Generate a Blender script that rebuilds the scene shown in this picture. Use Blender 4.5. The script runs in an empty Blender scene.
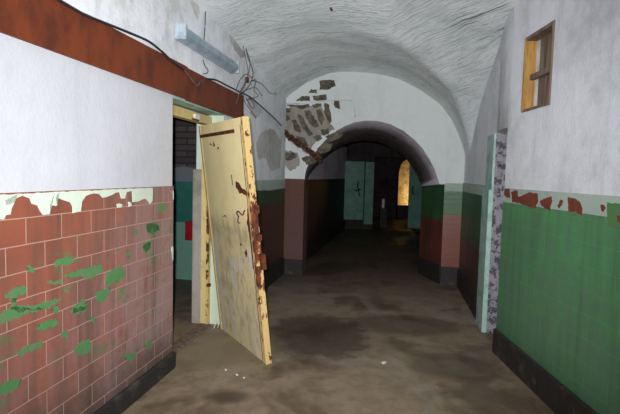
import bpy, bmesh, math, random
from mathutils import Vector, Matrix, noise
random.seed(7)
C = bpy.context.scene.collection
# ---------------------------------------------------------------- camera model (620x414)
F = 470.0; PIT = math.radians(4.0); ROL = math.radians(1.5); EYE = Vector((0, 0, 1.6))
cp, sp, cr, sr = math.cos(PIT), math.sin(PIT), math.cos(ROL), math.sin(ROL)
def ray(px, py):
    u = (px-310)/F; v = -(py-207)/F
    a = u*cr-v*sr; b = u*sr+v*cr
    return Vector((a, cp+b*sp, -sp+b*cp))

# ---------------------------------------------------------------- helpers
class Frame:
    """A wall's own frame: x along the wall, y away from the corridor, z up."""
    def __init__(s, p0, p1, side=1):
        d = Vector((p1[0]-p0[0], p1[1]-p0[1], 0)); s.len = d.length; d.normalize()
        s.o = Vector((p0[0], p0[1], 0)); s.x = d
        s.y = Vector((-d.y, d.x, 0)); s.side = side
        s.m = Matrix(((s.x.x, s.y.x, 0, s.o.x), (s.x.y, s.y.y, 0, s.o.y), (0, 0, 1, 0), (0, 0, 0, 1)))
    def hit(s, px, py, off=0):
        """where the sight line meets the wall face (off = distance in front of it), in the wall's frame"""
        d = ray(px, py); p = s.o - s.y*s.side*off
        t = (p-EYE).dot(s.y)/d.dot(s.y); q = EYE+d*t
        return s.m.inverted() @ q
    def w(s, px, py, off=0): return s.m @ s.hit(px, py, off)

def obj(name, bm, mats, parent=None, m=None, smooth=False, bevel=0):
    me = bpy.data.meshes.new(name)
    bmesh.ops.recalc_face_normals(bm, faces=bm.faces[:]) if bm.faces else None
    bm.to_mesh(me); bm.free()
    for k in (mats if isinstance(mats, (list, tuple)) else [mats]): me.materials.append(k)
    if smooth:
        for p in me.polygons: p.use_smooth = True
    o = bpy.data.objects.new(name, me); C.objects.link(o)
    if parent: o.parent = parent
    if m is not None: o.matrix_local = m
    if bevel:
        b = o.modifiers.new('bevel', 'BEVEL'); b.width = bevel; b.segments = 2; b.limit_method = 'ANGLE'
    return o
def thing(name, label, cat, m=None, group=None):
    o = bpy.data.objects.new(name, None); C.objects.link(o); o.empty_display_size = .1
    if m is not None: o.matrix_world = m
    o['label'] = label; o['category'] = cat
    if group: o['group'] = group
    return o
def tag(o, label, cat, group=None):
    o['label'] = label; o['category'] = cat
    if group: o['group'] = group
    return o
def struct(o, label=None):
    o['kind'] = 'structure'
    if label: o['label'] = label
    return o
def loc(v): return Matrix.Translation(Vector(v))
def box(bm, x0, x1, y0, y1, z0, z1, mi=0):
    vs = [bm.verts.new(p) for p in ((x0,y0,z0),(x1,y0,z0),(x1,y1,z0),(x0,y1,z0),(x0,y0,z1),(x1,y0,z1),(x1,y1,z1),(x0,y1,z1))]
    for f in ((0,3,2,1),(4,5,6,7),(0,1,5,4),(1,2,6,5),(2,3,7,6),(3,0,4,7)):
        bm.faces.new([vs[i] for i in f]).material_index = mi
def prism(bm, pts, z0, z1, mi=0):
    a = [bm.verts.new((x, y, z0)) for x, y in pts]; b = [bm.verts.new((x, y, z1)) for x, y in pts]
    n = len(pts)
    fs = [bm.faces.new(a), bm.faces.new(b)] + [bm.faces.new((a[i], a[(i+1) % n], b[(i+1) % n], b[i])) for i in range(n)]
    for f in fs: f.material_index = mi
def flake(bm, pts, y0, y1, mi=0, jit=.006, step=.02, seed=0):
    """thin patch of paint or bare masonry with a ragged edge; pts are (x, z) in a wall's frame"""
    rnd = random.Random(seed); out = []
    n = len(pts)
    for i in range(n):
        a = Vector(pts[i]); b = Vector(pts[(i+1) % n]); L = (b-a).length; k = max(1, int(L/step))
        for j in range(k):
            q = a.lerp(b, j/k)
            out.append((q.x+rnd.uniform(-jit, jit), q.y+rnd.uniform(-jit, jit)))
    f = [bm.verts.new((x, y0, z)) for x, z in out]; g = [bm.verts.new((x, y1, z)) for x, z in out]; n = len(out)
    fs = [bm.faces.new(f)]+[bm.faces.new((f[i], f[(i+1) % n], g[(i+1) % n], g[i])) for i in range(n)]
    for q in fs: q.material_index = mi
    bmesh.ops.triangulate(bm, faces=[fs[0]])
def tube(bm, pts, r, n=8, mi=0, wob=0):
    pts = [Vector(p) for p in pts]; rings = []
    for i, p in enumerate(pts):
        t = (pts[min(i+1, len(pts)-1)]-pts[max(i-1, 0)]).normalized()
        a = t.cross(Vector((0, 0, 1)));
        if a.length < .1: a = t.cross(Vector((0, 1, 0)))
        a.normalize(); b = t.cross(a)
        rr = r if not wob else r*(1+random.uniform(-wob, wob))
        rings.append([bm.verts.new(p+(a*math.cos(k*2*math.pi/n)+b*math.sin(k*2*math.pi/n))*rr) for k in range(n)])
    for A, B in zip(rings, rings[1:]):
        for k in range(n): bm.faces.new((A[k], A[(k+1) % n], B[(k+1) % n], B[k])).material_index = mi
    bm.faces.new(rings[0][::-1]).material_index = mi; bm.faces.new(rings[-1]).material_index = mi
def spline(pts, k=6):
    pts = [Vector(p) for p in pts]; out = []
    P = [pts[0]*2-pts[1]]+pts+[pts[-1]*2-pts[-2]]
    for i in range(1, len(P)-2):
        for j in range(k):
            t = j/k; a, b, c, d = P[i-1:i+3]
            out.append(.5*((2*b)+(c-a)*t+(2*a-5*b+4*c-d)*t*t+(3*b-a-3*c+d)*t**3))
    out.append(pts[-1]); return out

# ---------------------------------------------------------------- materials
def srgb(r, g, b):
    f = lambda c: (c/255/12.92) if c/255 <= .04045 else ((c/255+.055)/1.055)**2.4
    return (f(r), f(g), f(b), 1)
class Mat:
    def __init__(s, name, rough=.8, spec=.3):
        s.m = bpy.data.materials.new(name); s.m.use_nodes = True; s.t = s.m.node_tree; s.t.nodes.clear()
        s.out = s.n('ShaderNodeOutputMaterial'); s.b = s.n('ShaderNodeBsdfPrincipled')
        s.l(s.b.outputs[0], s.out.inputs[0]); s.b.inputs['Roughness'].default_value = rough
        s.b.inputs['Specular IOR Level'].default_value = spec
        s.tc = s.n('ShaderNodeTexCoord').outputs['Object']
        s.bh = None
    def n(s, k, **kw):
        a = s.t.nodes.new(k)
        for q, v in kw.items(): setattr(a, q, v)
        return a
    def l(s, a, b): s.t.links.new(a, b)
    def _set(s, i, v):
        if v is None: return
        if hasattr(v, 'is_linked') or isinstance(v, bpy.types.NodeSocket): s.l(v, i)
        else: i.default_value = v
    def math(s, op, a, b=None, c=None, clamp=False):
        m = s.n('ShaderNodeMath', operation=op); m.use_clamp = clamp
        for i, v in enumerate((a, b, c)): s._set(m.inputs[i], v)
        return m.outputs[0]
    def xyz(s):
        a = s.n('ShaderNodeSeparateXYZ'); s.l(s.tc, a.inputs[0]); return a.outputs
    def comb(s, x, y, z=0.0):
        a = s.n('ShaderNodeCombineXYZ')
        for i, v in enumerate((x, y, z)): s._set(a.inputs[i], v)
        return a.outputs[0]
    def map(s, scale=(1, 1, 1), locv=(0, 0, 0), vec=None):
        a = s.n('ShaderNodeMapping'); a.inputs['Scale'].default_value = scale; a.inputs['Location'].default_value = locv
        s.l(vec or s.tc, a.inputs[0]); return a.outputs[0]
    def noise(s, scale=5, detail=6, rough=.6, vec=None, dist=0):
        a = s.n('ShaderNodeTexNoise'); a.inputs['Scale'].default_value = scale; a.inputs['Detail'].default_value = detail
        a.inputs['Roughness'].default_value = rough; a.inputs['Distortion'].default_value = dist
        s.l(vec or s.tc, a.inputs['Vector']); return a.outputs['Fac']
    def step(s, fac, lo, hi):
        a = s.n('ShaderNodeMapRange'); a.interpolation_type = 'SMOOTHSTEP'
        s._set(a.inputs[0], fac); a.inputs[1].default_value = lo; a.inputs[2].default_value = hi
        return a.outputs[0]
    def mix(s, fac, a, b, mode='MIX'):
        m = s.n('ShaderNodeMix', data_type='RGBA', blend_type=mode)
        s._set(m.inputs[0], fac); s._set(m.inputs[6], a); s._set(m.inputs[7], b); return m.outputs[2]
    def color(s, c): s._set(s.b.inputs['Base Color'], c)
    def bump(s, h, dist=.01, strength=1):
        a = s.n('ShaderNodeBump'); a.inputs['Distance'].default_value = dist; a.inputs['Strength'].default_value = strength
        s.l(h, a.inputs['Height'])
        if s.bh: s.l(s.bh, a.inputs['Normal'])
        s.bh = a.outputs[0]; s.l(s.bh, s.b.inputs['Normal'])
    def done(s): return s.m

def plaster(name, base, dirt, amt=.5, streak=None, bump=.006, spots=None, seed=0):
    k = Mat(name, .85, .2)
    v = k.map((1, 1, 1), (seed, seed*2, seed))
    n1 = k.noise(1.3, 8, .65, v); n2 = k.noise(9, 6, .7, v)
    f = k.step(k.math('ADD', k.math('MULTIPLY', n1, .7), k.math('MULTIPLY', n2, .3)), .42, .72)
    c = k.mix(k.math('MULTIPLY', f, amt), base, dirt)
    vs = k.noise(1, 5, .6, k.map((5, 5, .8), (seed, 0, 0)))
    c = k.mix(k.math('MULTIPLY', k.step(vs, .5, .8), amt*.8), c, streak or dirt)
    if spots:
        sp_ = k.noise(4.5, 9, .75, k.map((1, 1, 1), (3+seed, 1, 9)))
        c = k.mix(k.step(sp_, .63, .67), c, spots)
    k.color(c)
    k.bump(k.noise(4, 5, .6, v), bump*3, .6); k.bump(k.noise(38, 5, .7), bump, .7)
    return k.done()

def tiles(name, w, h, zoff, xoff, tile, mortar, tile2=None, split=None, haze=None, grime=None, rough=.45, msize=.0035, wob=.5, remnant=None):
    """painted tile wainscot; optional second colour above the height `split`, optional chalky bloom"""
    k = Mat(name, rough, .45)
    x, y, z = k.xyz()
    br = k.n('ShaderNodeTexBrick'); br.offset = .5; br.squash = 1
    nx = k.math('MULTIPLY', k.math('SUBTRACT', k.noise(8, 3), .5), .006)
    k.l(k.comb(k.math('ADD', x, xoff), k.math('ADD', k.math('ADD', z, zoff), nx)), br.inputs['Vector'])
    br.inputs['Scale'].default_value = 1; br.inputs['Mortar Size'].default_value = msize
    br.inputs['Brick Width'].default_value = w; br.inputs['Row Height'].default_value = h; br.inputs['Mortar Smooth'].default_value = .3
    br.inputs['Bias'].default_value = 0
    br.inputs['Color1'].default_value = (0, 0, 0, 1); br.inputs['Color2'].default_value = (1, 1, 1, 1); br.inputs['Mortar'].default_value = (.5, .5, .5, 1)
    bf = k.math('MULTIPLY', br.outputs['Color'], 1.0)
    n1 = k.noise(3.2, 7, .65); n2 = k.noise(22, 5, .7)
    t = k.mix(k.step(n1, .35, .7), tile[0], tile[1])
    t = k.mix(k.math('MULTIPLY', bf, .3), t, tile[2])
    if tile2:
        lvl = k.math('ADD', z, k.math('MULTIPLY', k.math('SUBTRACT', k.noise(5, 7, .7), .5), wob))
        g = k.mix(k.step(n1, .35, .7), tile2[0], tile2[1])
        t = k.mix(k.step(lvl, split-.02, split+.02), t, g)
    vs = k.noise(1, 5, .6, k.map((9, 9, .7)))
    if haze:
        col, x0, x1 = haze
        hz = k.math('ADD', k.step(x, x0, x1), k.math('MULTIPLY', k.math('SUBTRACT', 1.25, z), .5))
        hz = k.math('MULTIPLY', hz, k.step(k.math('ADD', k.math('MULTIPLY', n1, .55), k.math('MULTIPLY', n2, .45)), .27, .58), clamp=True)
        t = k.mix(k.math('MULTIPLY', hz, .85), t, col)
    if remnant:
        rm = k.math('MULTIPLY', k.step(k.noise(4.2, 8, .72, k.map((1, 1, 1.9), (2.3, 0, 1.1))), .56, .60), k.math('MULTIPLY', k.step(z, 1.3, 1.1), k.step(z, .25, .5)))
        t = k.mix(k.math('MULTIPLY', rm, .55), t, remnant)
    if grime:
        gm = k.math('MULTIPLY', k.step(vs, .42, .75), .65)
        t = k.mix(gm, t, grime)
        low = k.math('MULTIPLY', k.step(k.math('ADD', z, k.math('MULTIPLY', k.math('SUBTRACT', n1, .5), .5)), .5, .1), .85)
        t = k.mix(low, t, grime)
    k.color(k.mix(k.math('MULTIPLY', br.outputs['Fac'], .75), t, mortar))
    k.bump(k.math('SUBTRACT', 1, br.outputs['Fac']), .003, .6); k.bump(n2, .004, .5)
    return k.done()

def simple(name, c1, c2, scale=12, lo=.4, hi=.65, rough=.6, metal=0, bump=.002, spec=.3, stretch=(1, 1, 1)):
    k = Mat(name, rough, spec); k.b.inputs['Metallic'].default_value = metal
    v = k.map(stretch); n = k.noise(scale, 7, .65, v)
    k.color(k.mix(k.step(n, lo, hi), c1, c2)); k.bump(k.noise(scale*4, 4, .6, v), bump, .8)
    return k.done()

M = {}
M['white'] = plaster('whitewash', srgb(200, 200, 206), srgb(176, 176, 182), .5, bump=.003)
M['upper'] = plaster('grey_whitewash', srgb(236, 237, 242), srgb(160, 158, 156), .85, spots=None, seed=4, bump=.006)
M['rightplaster'] = plaster('right_plaster', srgb(230, 232, 238), srgb(178, 178, 184), .8, seed=2, bump=.007)
M['face'] = plaster('arch_plaster', srgb(222, 228, 226), srgb(196, 200, 200), .6, seed=7, bump=.004)
M['soffit'] = plaster('soffit_plaster', srgb(246, 238, 250), srgb(176, 168, 176), .85, seed=9, spots=srgb(96, 90, 92))
M['darkplaster'] = plaster('dark_plaster', srgb(70, 62, 62), srgb(24, 20, 20), .9, seed=5)  # very dark plaster for the passage, far chamber and side room ceiling
M['mint'] = plaster('mint_paint', srgb(206, 218, 200), srgb(176, 186, 168), .5, seed=3, bump=.003)
M['mintdull'] = plaster('dull_mint_paint', srgb(172, 186, 176), srgb(130, 142, 132), .6, seed=6, bump=.003)
M['bare'] = simple('bare_masonry', srgb(84, 80, 70), srgb(124, 116, 100), 9, bump=.02, rough=.95, spec=.1)
M['baregrey'] = plaster('stained_plaster', srgb(166, 160, 150), srgb(112, 106, 98), .9, seed=11, bump=.01)
M['stain'] = plaster('damp_plaster', srgb(206, 204, 202), srgb(140, 136, 132), .9, seed=15, bump=.008)
M['terracotta'] = simple('bare_red_tile', srgb(140, 72, 54), srgb(120, 58, 46), 14, rough=.7)
M['redpatch'] = simple('bare_dark_red', srgb(124, 66, 50), srgb(104, 54, 42), 20, rough=.7)
M['greenpaint'] = simple('green_paint_remnant', srgb(78, 132, 78), srgb(104, 122, 92), 16, rough=.5, bump=.003)
M['tile_left'] = tiles('terracotta_tiles', .245, .13, -.055+.26, .29, (srgb(146, 80, 58), srgb(126, 72, 56), srgb(150, 90, 70)), srgb(186, 148, 134),
                       haze=(srgb(154, 132, 132), -1.5, .25), rough=.5, grime=srgb(84, 70, 62), remnant=srgb(84, 122, 78))
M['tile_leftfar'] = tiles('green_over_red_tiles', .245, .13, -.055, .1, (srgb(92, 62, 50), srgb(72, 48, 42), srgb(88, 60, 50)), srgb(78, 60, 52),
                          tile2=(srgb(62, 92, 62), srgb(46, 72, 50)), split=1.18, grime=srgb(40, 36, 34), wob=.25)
M['tile_splay'] = tiles('brown_tiles', .245, .13, -.055, .1, (srgb(104, 64, 52), srgb(86, 56, 48), srgb(100, 66, 54)), srgb(112, 86, 74), haze=(srgb(98, 80, 74), -1, 5), rough=.7)
M['tile_right'] = tiles('green_tiles', .235, .15, -.01, .06, (srgb(84, 156, 90), srgb(70, 134, 84), srgb(88, 162, 92)), srgb(100, 164, 106),
                        grime=srgb(68, 108, 78), haze=(srgb(98, 130, 106), -9, 7), rough=.35, msize=.002)
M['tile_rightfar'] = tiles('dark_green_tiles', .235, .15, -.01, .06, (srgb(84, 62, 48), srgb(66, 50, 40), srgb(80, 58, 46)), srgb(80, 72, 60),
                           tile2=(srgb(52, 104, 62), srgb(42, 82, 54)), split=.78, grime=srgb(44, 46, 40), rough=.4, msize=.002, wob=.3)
M['tile_pier'] = tiles('pier_tiles', .235, .075, -.01, .06, (srgb(132, 74, 56), srgb(116, 66, 52), srgb(138, 80, 62)), srgb(150, 100, 82),
                       tile2=(srgb(48, 104, 56), srgb(42, 88, 50)), split=1.05, rough=.4, msize=.003, wob=.05)
M['tile_jamb'] = tiles('jamb_tiles', .235, .15, -.01, .06, (srgb(110, 62, 50), srgb(92, 54, 46), srgb(104, 60, 48)), srgb(100, 78, 66),
                       tile2=(srgb(56, 100, 60), srgb(44, 80, 52)), split=.95, grime=srgb(52, 44, 40), rough=.4, msize=.002, wob=.2)
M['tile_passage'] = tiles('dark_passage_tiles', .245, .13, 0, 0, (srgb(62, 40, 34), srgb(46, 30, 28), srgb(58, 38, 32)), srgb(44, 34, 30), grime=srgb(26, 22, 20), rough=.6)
M['black'] = simple('black_bitumen', srgb(46, 43, 42), srgb(82, 76, 72), 9, .5, .75, rough=.6, bump=.006)
M['rustbeam'] = simple('red_primer_steel', srgb(116, 54, 26), srgb(84, 40, 26), 7, .4, .7, rough=.55, bump=.002, stretch=(1, 1, .6))
M['rust'] = simple('rust', srgb(112, 56, 30), srgb(60, 36, 26), 30, rough=.85, bump=.006)
M['rustdark'] = simple('sooty_rust', srgb(104, 66, 46), srgb(44, 34, 32), 22, rough=.9, bump=.01)
M['cream'] = simple('cream_paint', srgb(214, 192, 132), srgb(186, 162, 106), 6, .45, .75, rough=.5, bump=.002)
M['wood'] = simple('pine_board', srgb(196, 152, 84), srgb(158, 112, 58), 5, rough=.6, stretch=(4, 4, .6))
M['woodgrey'] = simple('weathered_board', srgb(130, 112, 98), srgb(92, 76, 68), 6, rough=.8, stretch=(4, 4, .6))
M['whitepaint'] = simple('old_white_paint', srgb(226, 228, 230), srgb(190, 190, 190), 10)
M['wire'] = simple('black_rubber', srgb(30, 32, 36), srgb(44, 46, 52), 30, rough=.5)
M['wiregrey'] = simple('dusty_wire', srgb(110, 100, 98), srgb(70, 60, 58), 30, rough=.8)
M['lamp'] = simple('grey_enamel', srgb(176, 190, 198), srgb(140, 154, 164), 9, rough=.35, spec=.5)
M['lampplastic'] = simple('lamp_plastic', srgb(160, 176, 186), srgb(138, 154, 164), 9, rough=.22, spec=.6)
M['steelgreen'] = simple('mint_steel', srgb(104, 150, 132), srgb(84, 126, 110), 5, rough=.45)
M['teal'] = simple('teal_paint', srgb(52, 104, 96), srgb(64, 118, 108), 3, rough=.6)
M['minticy'] = simple('casing_mint', srgb(170, 200, 190), srgb(142, 172, 164), 7, rough=.5)
M['red'] = simple('red_enamel', srgb(160, 28, 32), srgb(128, 20, 26), 8, rough=.4)
M['yellowwall'] = simple('ochre_wall', srgb(236, 212, 150), srgb(190, 150, 84), 5, rough=.8, bump=.01)
M['paper'] = simple('paper', srgb(224, 220, 208), srgb(196, 190, 176), 20)
# peeling jamb
k = Mat('peeling_grey', .8, .3)
n = k.noise(16, 8, .7); c = k.mix(k.step(n, .44, .52), srgb(84, 76, 84), srgb(148, 146, 154)); c = k.mix(k.step(k.noise(30, 5), .6, .66), c, srgb(52, 44, 48)); k.color(c); k.bump(n, .02, .8)
M['peel'] = k.done()
# block wall of the side room: rough dark blockwork above, grey band, teal paint below
k = Mat('side_room_wall', .9, .1); x, y, z = k.xyz()
br = k.n('ShaderNodeTexBrick'); k.l(k.comb(y, z), br.inputs['Vector']); br.inputs['Scale'].default_value = 1; br.inputs['Brick Width'].default_value = .5; br.inputs['Row Height'].default_value = .09; br.inputs['Mortar Size'].default_value = .012
br.inputs['Color1'].default_value = srgb(92, 84, 84); br.inputs['Color2'].default_value = srgb(72, 66, 68); br.inputs['Mortar'].default_value = srgb(58, 52, 52)
zz = k.math('ADD', z, k.math('MULTIPLY', k.math('SUBTRACT', k.noise(5, 5), .5), .12))
c = k.mix(k.step(zz, 1.64, 1.67), srgb(112, 120, 124), br.outputs['Color'])
c = k.mix(k.step(z, 1.44, 1.45), k.mix(k.step(k.noise(4, 5), .3, .7), srgb(44, 100, 94), srgb(58, 114, 104)), c)
c = k.mix(k.step(z, .86, .84), c, srgb(108, 150, 134)); k.color(c); k.bump(k.noise(12, 6), .02, .8)
M['sideroom'] = k.done()
# door leaf paint: cream, scuffed grey and chalky white on its lower half
k = Mat('cream_door_paint', .5, .35); x, y, z = k.xyz()
n1 = k.noise(2.6, 8, .7); n2 = k.noise(11, 7, .7, k.map((1, 1, .45)))
c = k.mix(k.step(n1, .4, .7), srgb(252, 234, 180), srgb(238, 216, 160))
low = k.step(k.math('ADD', z, k.math('MULTIPLY', k.math('SUBTRACT', n1, .5), .5)), 1.28, 1.08)
c = k.mix(k.math('MULTIPLY', low, k.math('ADD', .35, k.math('MULTIPLY', k.step(n2, .42, .65), .5))), c, srgb(158, 146, 118))
c = k.mix(k.math('MULTIPLY', low, k.math('MULTIPLY', k.step(k.noise(5, 8, .7, k.map((1, 1, .6), (4, 2, 3))), .52, .6), .8)), c, srgb(214, 208, 200))
c = k.mix(k.step(k.noise(13, 6, .7, k.map((1, 1, 1), (9, 9, 9))), .69, .72), c, srgb(104, 62, 34))
sc = k.math('MULTIPLY', k.step(z, .62, .35), k.step(k.noise(3, 6, .6, k.map((8, 1, 1.5))), .45, .6))
c = k.mix(k.math('MULTIPLY', sc, .6), c, srgb(196, 190, 180)); k.color(c); k.bump(n2, .004, .7)
M['doorpaint'] = k.done()
# flaking edge
k = Mat('flaking_rust_edge', .7, .3); n = k.noise(20, 8, .7, k.map((1, 1, .6)))
x, y, z = k.xyz()
lv = k.math('SUBTRACT', n, k.math('MULTIPLY', k.step(k.math('ABSOLUTE', k.math('SUBTRACT', z, 1.0)), .2, .7), .14))
k.color(k.mix(k.step(lv, .43, .46), srgb(206, 176, 116), k.mix(k.step(k.noise(9, 4), .4, .6), srgb(122, 58, 30), srgb(70, 38, 28)))); k.bump(n, .01, .8)
M['edge'] = k.done()
# vault: rough trowelled plaster, strokes bending diagonally on the right
k = Mat('vault_plaster', .85, .25); x, y, z = k.xyz()
v = k.math('ADD', y, k.math('MULTIPLY', k.math('MAXIMUM', k.math('SUBTRACT', x, .75), 0.0), 1.7))
v = k.math('SUBTRACT', v, k.math('MULTIPLY', k.math('SUBTRACT', k.noise(1.1, 3), .5), .5))
st = k.comb(k.math('MULTIPLY', x, 3.6), k.math('MULTIPLY', v, 24), k.math('MULTIPLY', z, 9))
s1 = k.noise(1, 7, .7, st, .15)
s2 = k.noise(1, 6, .7, k.comb(k.math('MULTIPLY', x, 12), k.math('MULTIPLY', v, 40), k.math('MULTIPLY', z, 20)), .1)
c = k.mix(k.step(k.noise(.9, 6, .6), .35, .7), srgb(252, 255, 255), srgb(232, 238, 240))
c = k.mix(k.math('MULTIPLY', k.step(s1, .53, .66), .42), c, srgb(150, 156, 160))
c = k.mix(k.math('MULTIPLY', k.step(s2, .54, .66), .35), c, srgb(160, 166, 170))
gash = k.noise(1, 4, .6, k.comb(k.math('MULTIPLY', x, 3), k.math('MULTIPLY', v, 26), k.math('MULTIPLY', z, 3)), .1)
reg = k.math('MAXIMUM', k.math('MULTIPLY', k.step(x, 1.0, 1.5), k.step(y, 5.6, 4.6)), k.math('MULTIPLY', k.step(x, .5, .1), k.step(y, 6.4, 7.2)))
c = k.mix(k.math('MULTIPLY', k.math('MULTIPLY', k.step(gash, .56, .62), reg), .8), c, srgb(92, 90, 90)); k.color(c)
k.bump(s1, .034, .7); k.bump(s2, .016, .8)
M['vault'] = k.done()
# floor: damp brown concrete with dark wet stains and chalky trails
k = Mat('damp_concrete', .6, .35); x, y, z = k.xyz()
n1 = k.noise(1.0, 8, .62, None, .4); n2 = k.noise(5, 8, .7); n3 = k.noise(.9, 7, .6, k.map((1.6, .8, 1), (5, 3, 0)), .8)
c = k.mix(k.step(n2, .35, .7), srgb(142, 124, 102), srgb(116, 101, 84))
c = k.mix(k.math('MULTIPLY', k.step(n1, .48, .6), .6), c, srgb(70, 54, 42))
c = k.mix(k.math('MULTIPLY', k.step(n3, .56, .66), .4), c, srgb(150, 142, 130))
def blob(cx, cy, rx, ry, soft=.45):
    dx = k.math('DIVIDE', k.math('SUBTRACT', x, cx), rx); dy = k.math('DIVIDE', k.math('SUBTRACT', y, cy), ry)
    d = k.math('SQRT', k.math('ADD', k.math('MULTIPLY', dx, dx), k.math('MULTIPLY', dy, dy)))
    d = k.math('ADD', d, k.math('MULTIPLY', k.math('SUBTRACT', n2, .5), 1.6))
    return k.step(d, 1+soft/2, 1-soft/2)
c = k.mix(k.math('MULTIPLY', blob(.1, 4.6, .5, .65), .75), c, srgb(52, 42, 36))
c = k.mix(k.math('MULTIPLY', blob(1.05, 5.0, .6, .35), .6), c, srgb(56, 46, 38))
c = k.mix(k.math('MULTIPLY', blob(1.25, 3.9, .35, .3), .5), c, srgb(60, 50, 42))
c = k.mix(k.math('MULTIPLY', blob(-.55, 3.25, .14, .09, .9), .7), c, srgb(50, 40, 34))
c = k.mix(k.math('MULTIPLY', blob(-.75, 4.1, .45, .6, 1.2), .5), c, srgb(150, 138, 112))
c = k.mix(k.math('MULTIPLY', blob(-.2, 6.6, .3, 1.0, 1.2), .5), c, srgb(128, 122, 114))
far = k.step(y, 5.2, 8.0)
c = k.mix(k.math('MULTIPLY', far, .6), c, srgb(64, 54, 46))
k.color(c); k.bump(n2, .008, .8); k.bump(k.noise(30, 4), .002, .8)
rr = k.mix(k.step(n1, .45, .62), (.75, .75, .75, 1), (.42, .42, .42, 1)); k.l(rr, k.b.inputs['Roughness'])
M['floor'] = k.done()

# ---------------------------------------------------------------- plan
LT = .185
L = Frame((-1.10, 3.74), (-1.10+LT, 4.74))                 # left wall; y = into the side room
R = Frame((1.76, 0), (1.76, 1), side=-1)                   # right wall near; corridor on its +y side
P1, P3, P4 = (-.44, 7.47), (1.989, 6.988), (2.254, 6.935)
Q0, Q1 = (1.865, 4.79), (2.254, 6.935)
RB = Frame(Q0, Q1, side=-1)
FA = Frame(P1, P3); FS = FA; FP = Frame(P3, P4)
sP1 = (L.m.inverted() @ Vector((P1[0], P1[1], 0))).x

# floor
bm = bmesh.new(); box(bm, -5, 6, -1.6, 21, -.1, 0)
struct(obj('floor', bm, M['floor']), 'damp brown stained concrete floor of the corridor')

# ---- left wall
bm = bmesh.new(); D0 = 1.12
box(bm, -5.6, 0, 0, .30, 0, 2.19, 0)
box(bm, -5.6, sP1, 0, .30, 2.19, 3.75, 1)
box(bm, D0, sP1, 0, .30, 0, 2.19, 1)
box(bm, -5.6, 0, -.010, 0, 0, 1.478, 2)                     # wainscot near
box(bm, D0+.03, sP1, -.010, 0, 0, 1.5, 3)                   # wainscot far
box(bm, 0, .006, 0, .29, 0, 1.44, 4); box(bm, D0-.012, D0, 0, .29, 0, 2.19, 4)
# old mint paint strip with its ragged lower edge
low = [(0,205),(25,200),(35,172),(72,165),(78,130),(98,92),(60,102),(36,108),(32,72),(42,94),(92,80),(105,55),(150,38),(205,55),(215,100),(255,105),(290,172),(338,168),(343,105),(388,108),(395,95),(380,48),(430,70),(485,85),(500,120),(498,158)]
low = [(a/6.9, 190+b/6.9) for a, b in low]
low2 = [(2,118),(10,60),(30,30),(75,20),(110,25),(120,40),(160,35),(195,15),(215,10),(225,45),(245,45),(255,15),(285,5),(290,65),(310,65),(350,50),(365,50),(385,75),(398,60),(400,4)]
low += [(80+a/5.52, 190+b/5.52) for a, b in low2]
pts = [L.hit(a, b, .010) for a, b in low]; pts = [(p.x, p.z) for p in pts]
pts = [(-5.5, 1.472), (-5.5, 1.36), (-3.5, 1.37), (-2.6, 1.355)]+pts
pts = pts+[(pts[-1][0], 1.472)]
flake(bm, pts, -.0135, -.008, 5, jit=.003, step=.03, seed=1)
for poly in ([(200,80),(215,72),(232,82),(225,96),(205,98)], [(264,66),(280,68),(282,88),(268,92)], [(512,5),(524,5),(524,52),(514,46)], [(503,318),(518,308),(522,385),(510,378)]):
    p = [L.hit(80+a/5.52, 190+b/5.52, .010) for a, b in poly]; flake(bm, [(min(q.x, -.003), q.z) for q in p], -.0135, -.008, 5, jit=.002, seed=2)
G = []
for poly in ([(550,90),(590,85),(600,110),(580,130),(548,115)],[(535,170),(570,150),(560,190),(545,200)],[(195,235),(250,215),(285,220),(270,240),(210,248)],[(100,250),(130,250),(125,270),(108,268)],
             [(240,285),(300,262),(380,240),(385,262),(350,290),(320,298),(300,285),(260,292)],[(400,270),(460,245),(468,290),(430,310),(395,318)],[(360,350),(410,325),(415,350),(385,385),(358,375)],
             [(15,360),(60,325),(100,330),(95,350),(60,365),(40,385),(70,400),(130,398),(180,380),(230,370),(190,405),(60,420),(40,412),(38,380)],[(270,405),(310,375),(325,395),(315,424),(275,424)],[(175,310),(230,296),(240,312),(190,322)],
             [(495,118),(520,110),(515,125)],[(470,205),(495,200),(485,220)],[(445,335),(470,328),(462,350)],[(240,340),(262,335),(255,352)]):
    G.append([(a/3.7625, 200+b/3.7625) for a, b in poly])
for poly in ([(10,34),(50,12),(170,20),(110,35),(60,55),(0,70),(-10,50)],[(130,95),(160,70),(210,55),(220,75),(160,100)],[(265,32),(282,14),(325,12),(325,24),(280,40)],[(335,55),(365,50),(350,75)],[(232,105),(255,95),(255,130),(235,130)],
             [(62,180),(110,150),(160,140),(150,165),(80,195)],[(275,180),(300,145),(340,135),(340,180),(300,195)],[(-10,315),(40,285),(78,275),(70,310),(20,350),(-5,350)],[(470,195),(510,180),(500,205),(475,215)],[(540,155),(570,135),(565,160),(545,165)],
             [(195,15),(215,10),(218,30),(200,32)]):
    G.append([(a/3.7625, 304+b/3.7625) for a, b in poly])
for poly in ([(435,85),(465,75),(465,105),(445,125),(432,110)],[(365,190),(400,180),(440,200),(440,225),(380,240),(362,215)],[(345,310),(365,290),(385,280),(388,325),(365,345),(345,330)]):
    G.append([(80+a/5.52, 190+b/5.52) for a, b in poly])
for i, poly in enumerate(G):
    p = [L.hit(a, b, .010) for a, b in poly]
    flake(bm, [(q.x, q.z) for q in p], -.0125, -.008, 6, jit=.009, step=.014, seed=10+i)
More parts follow.
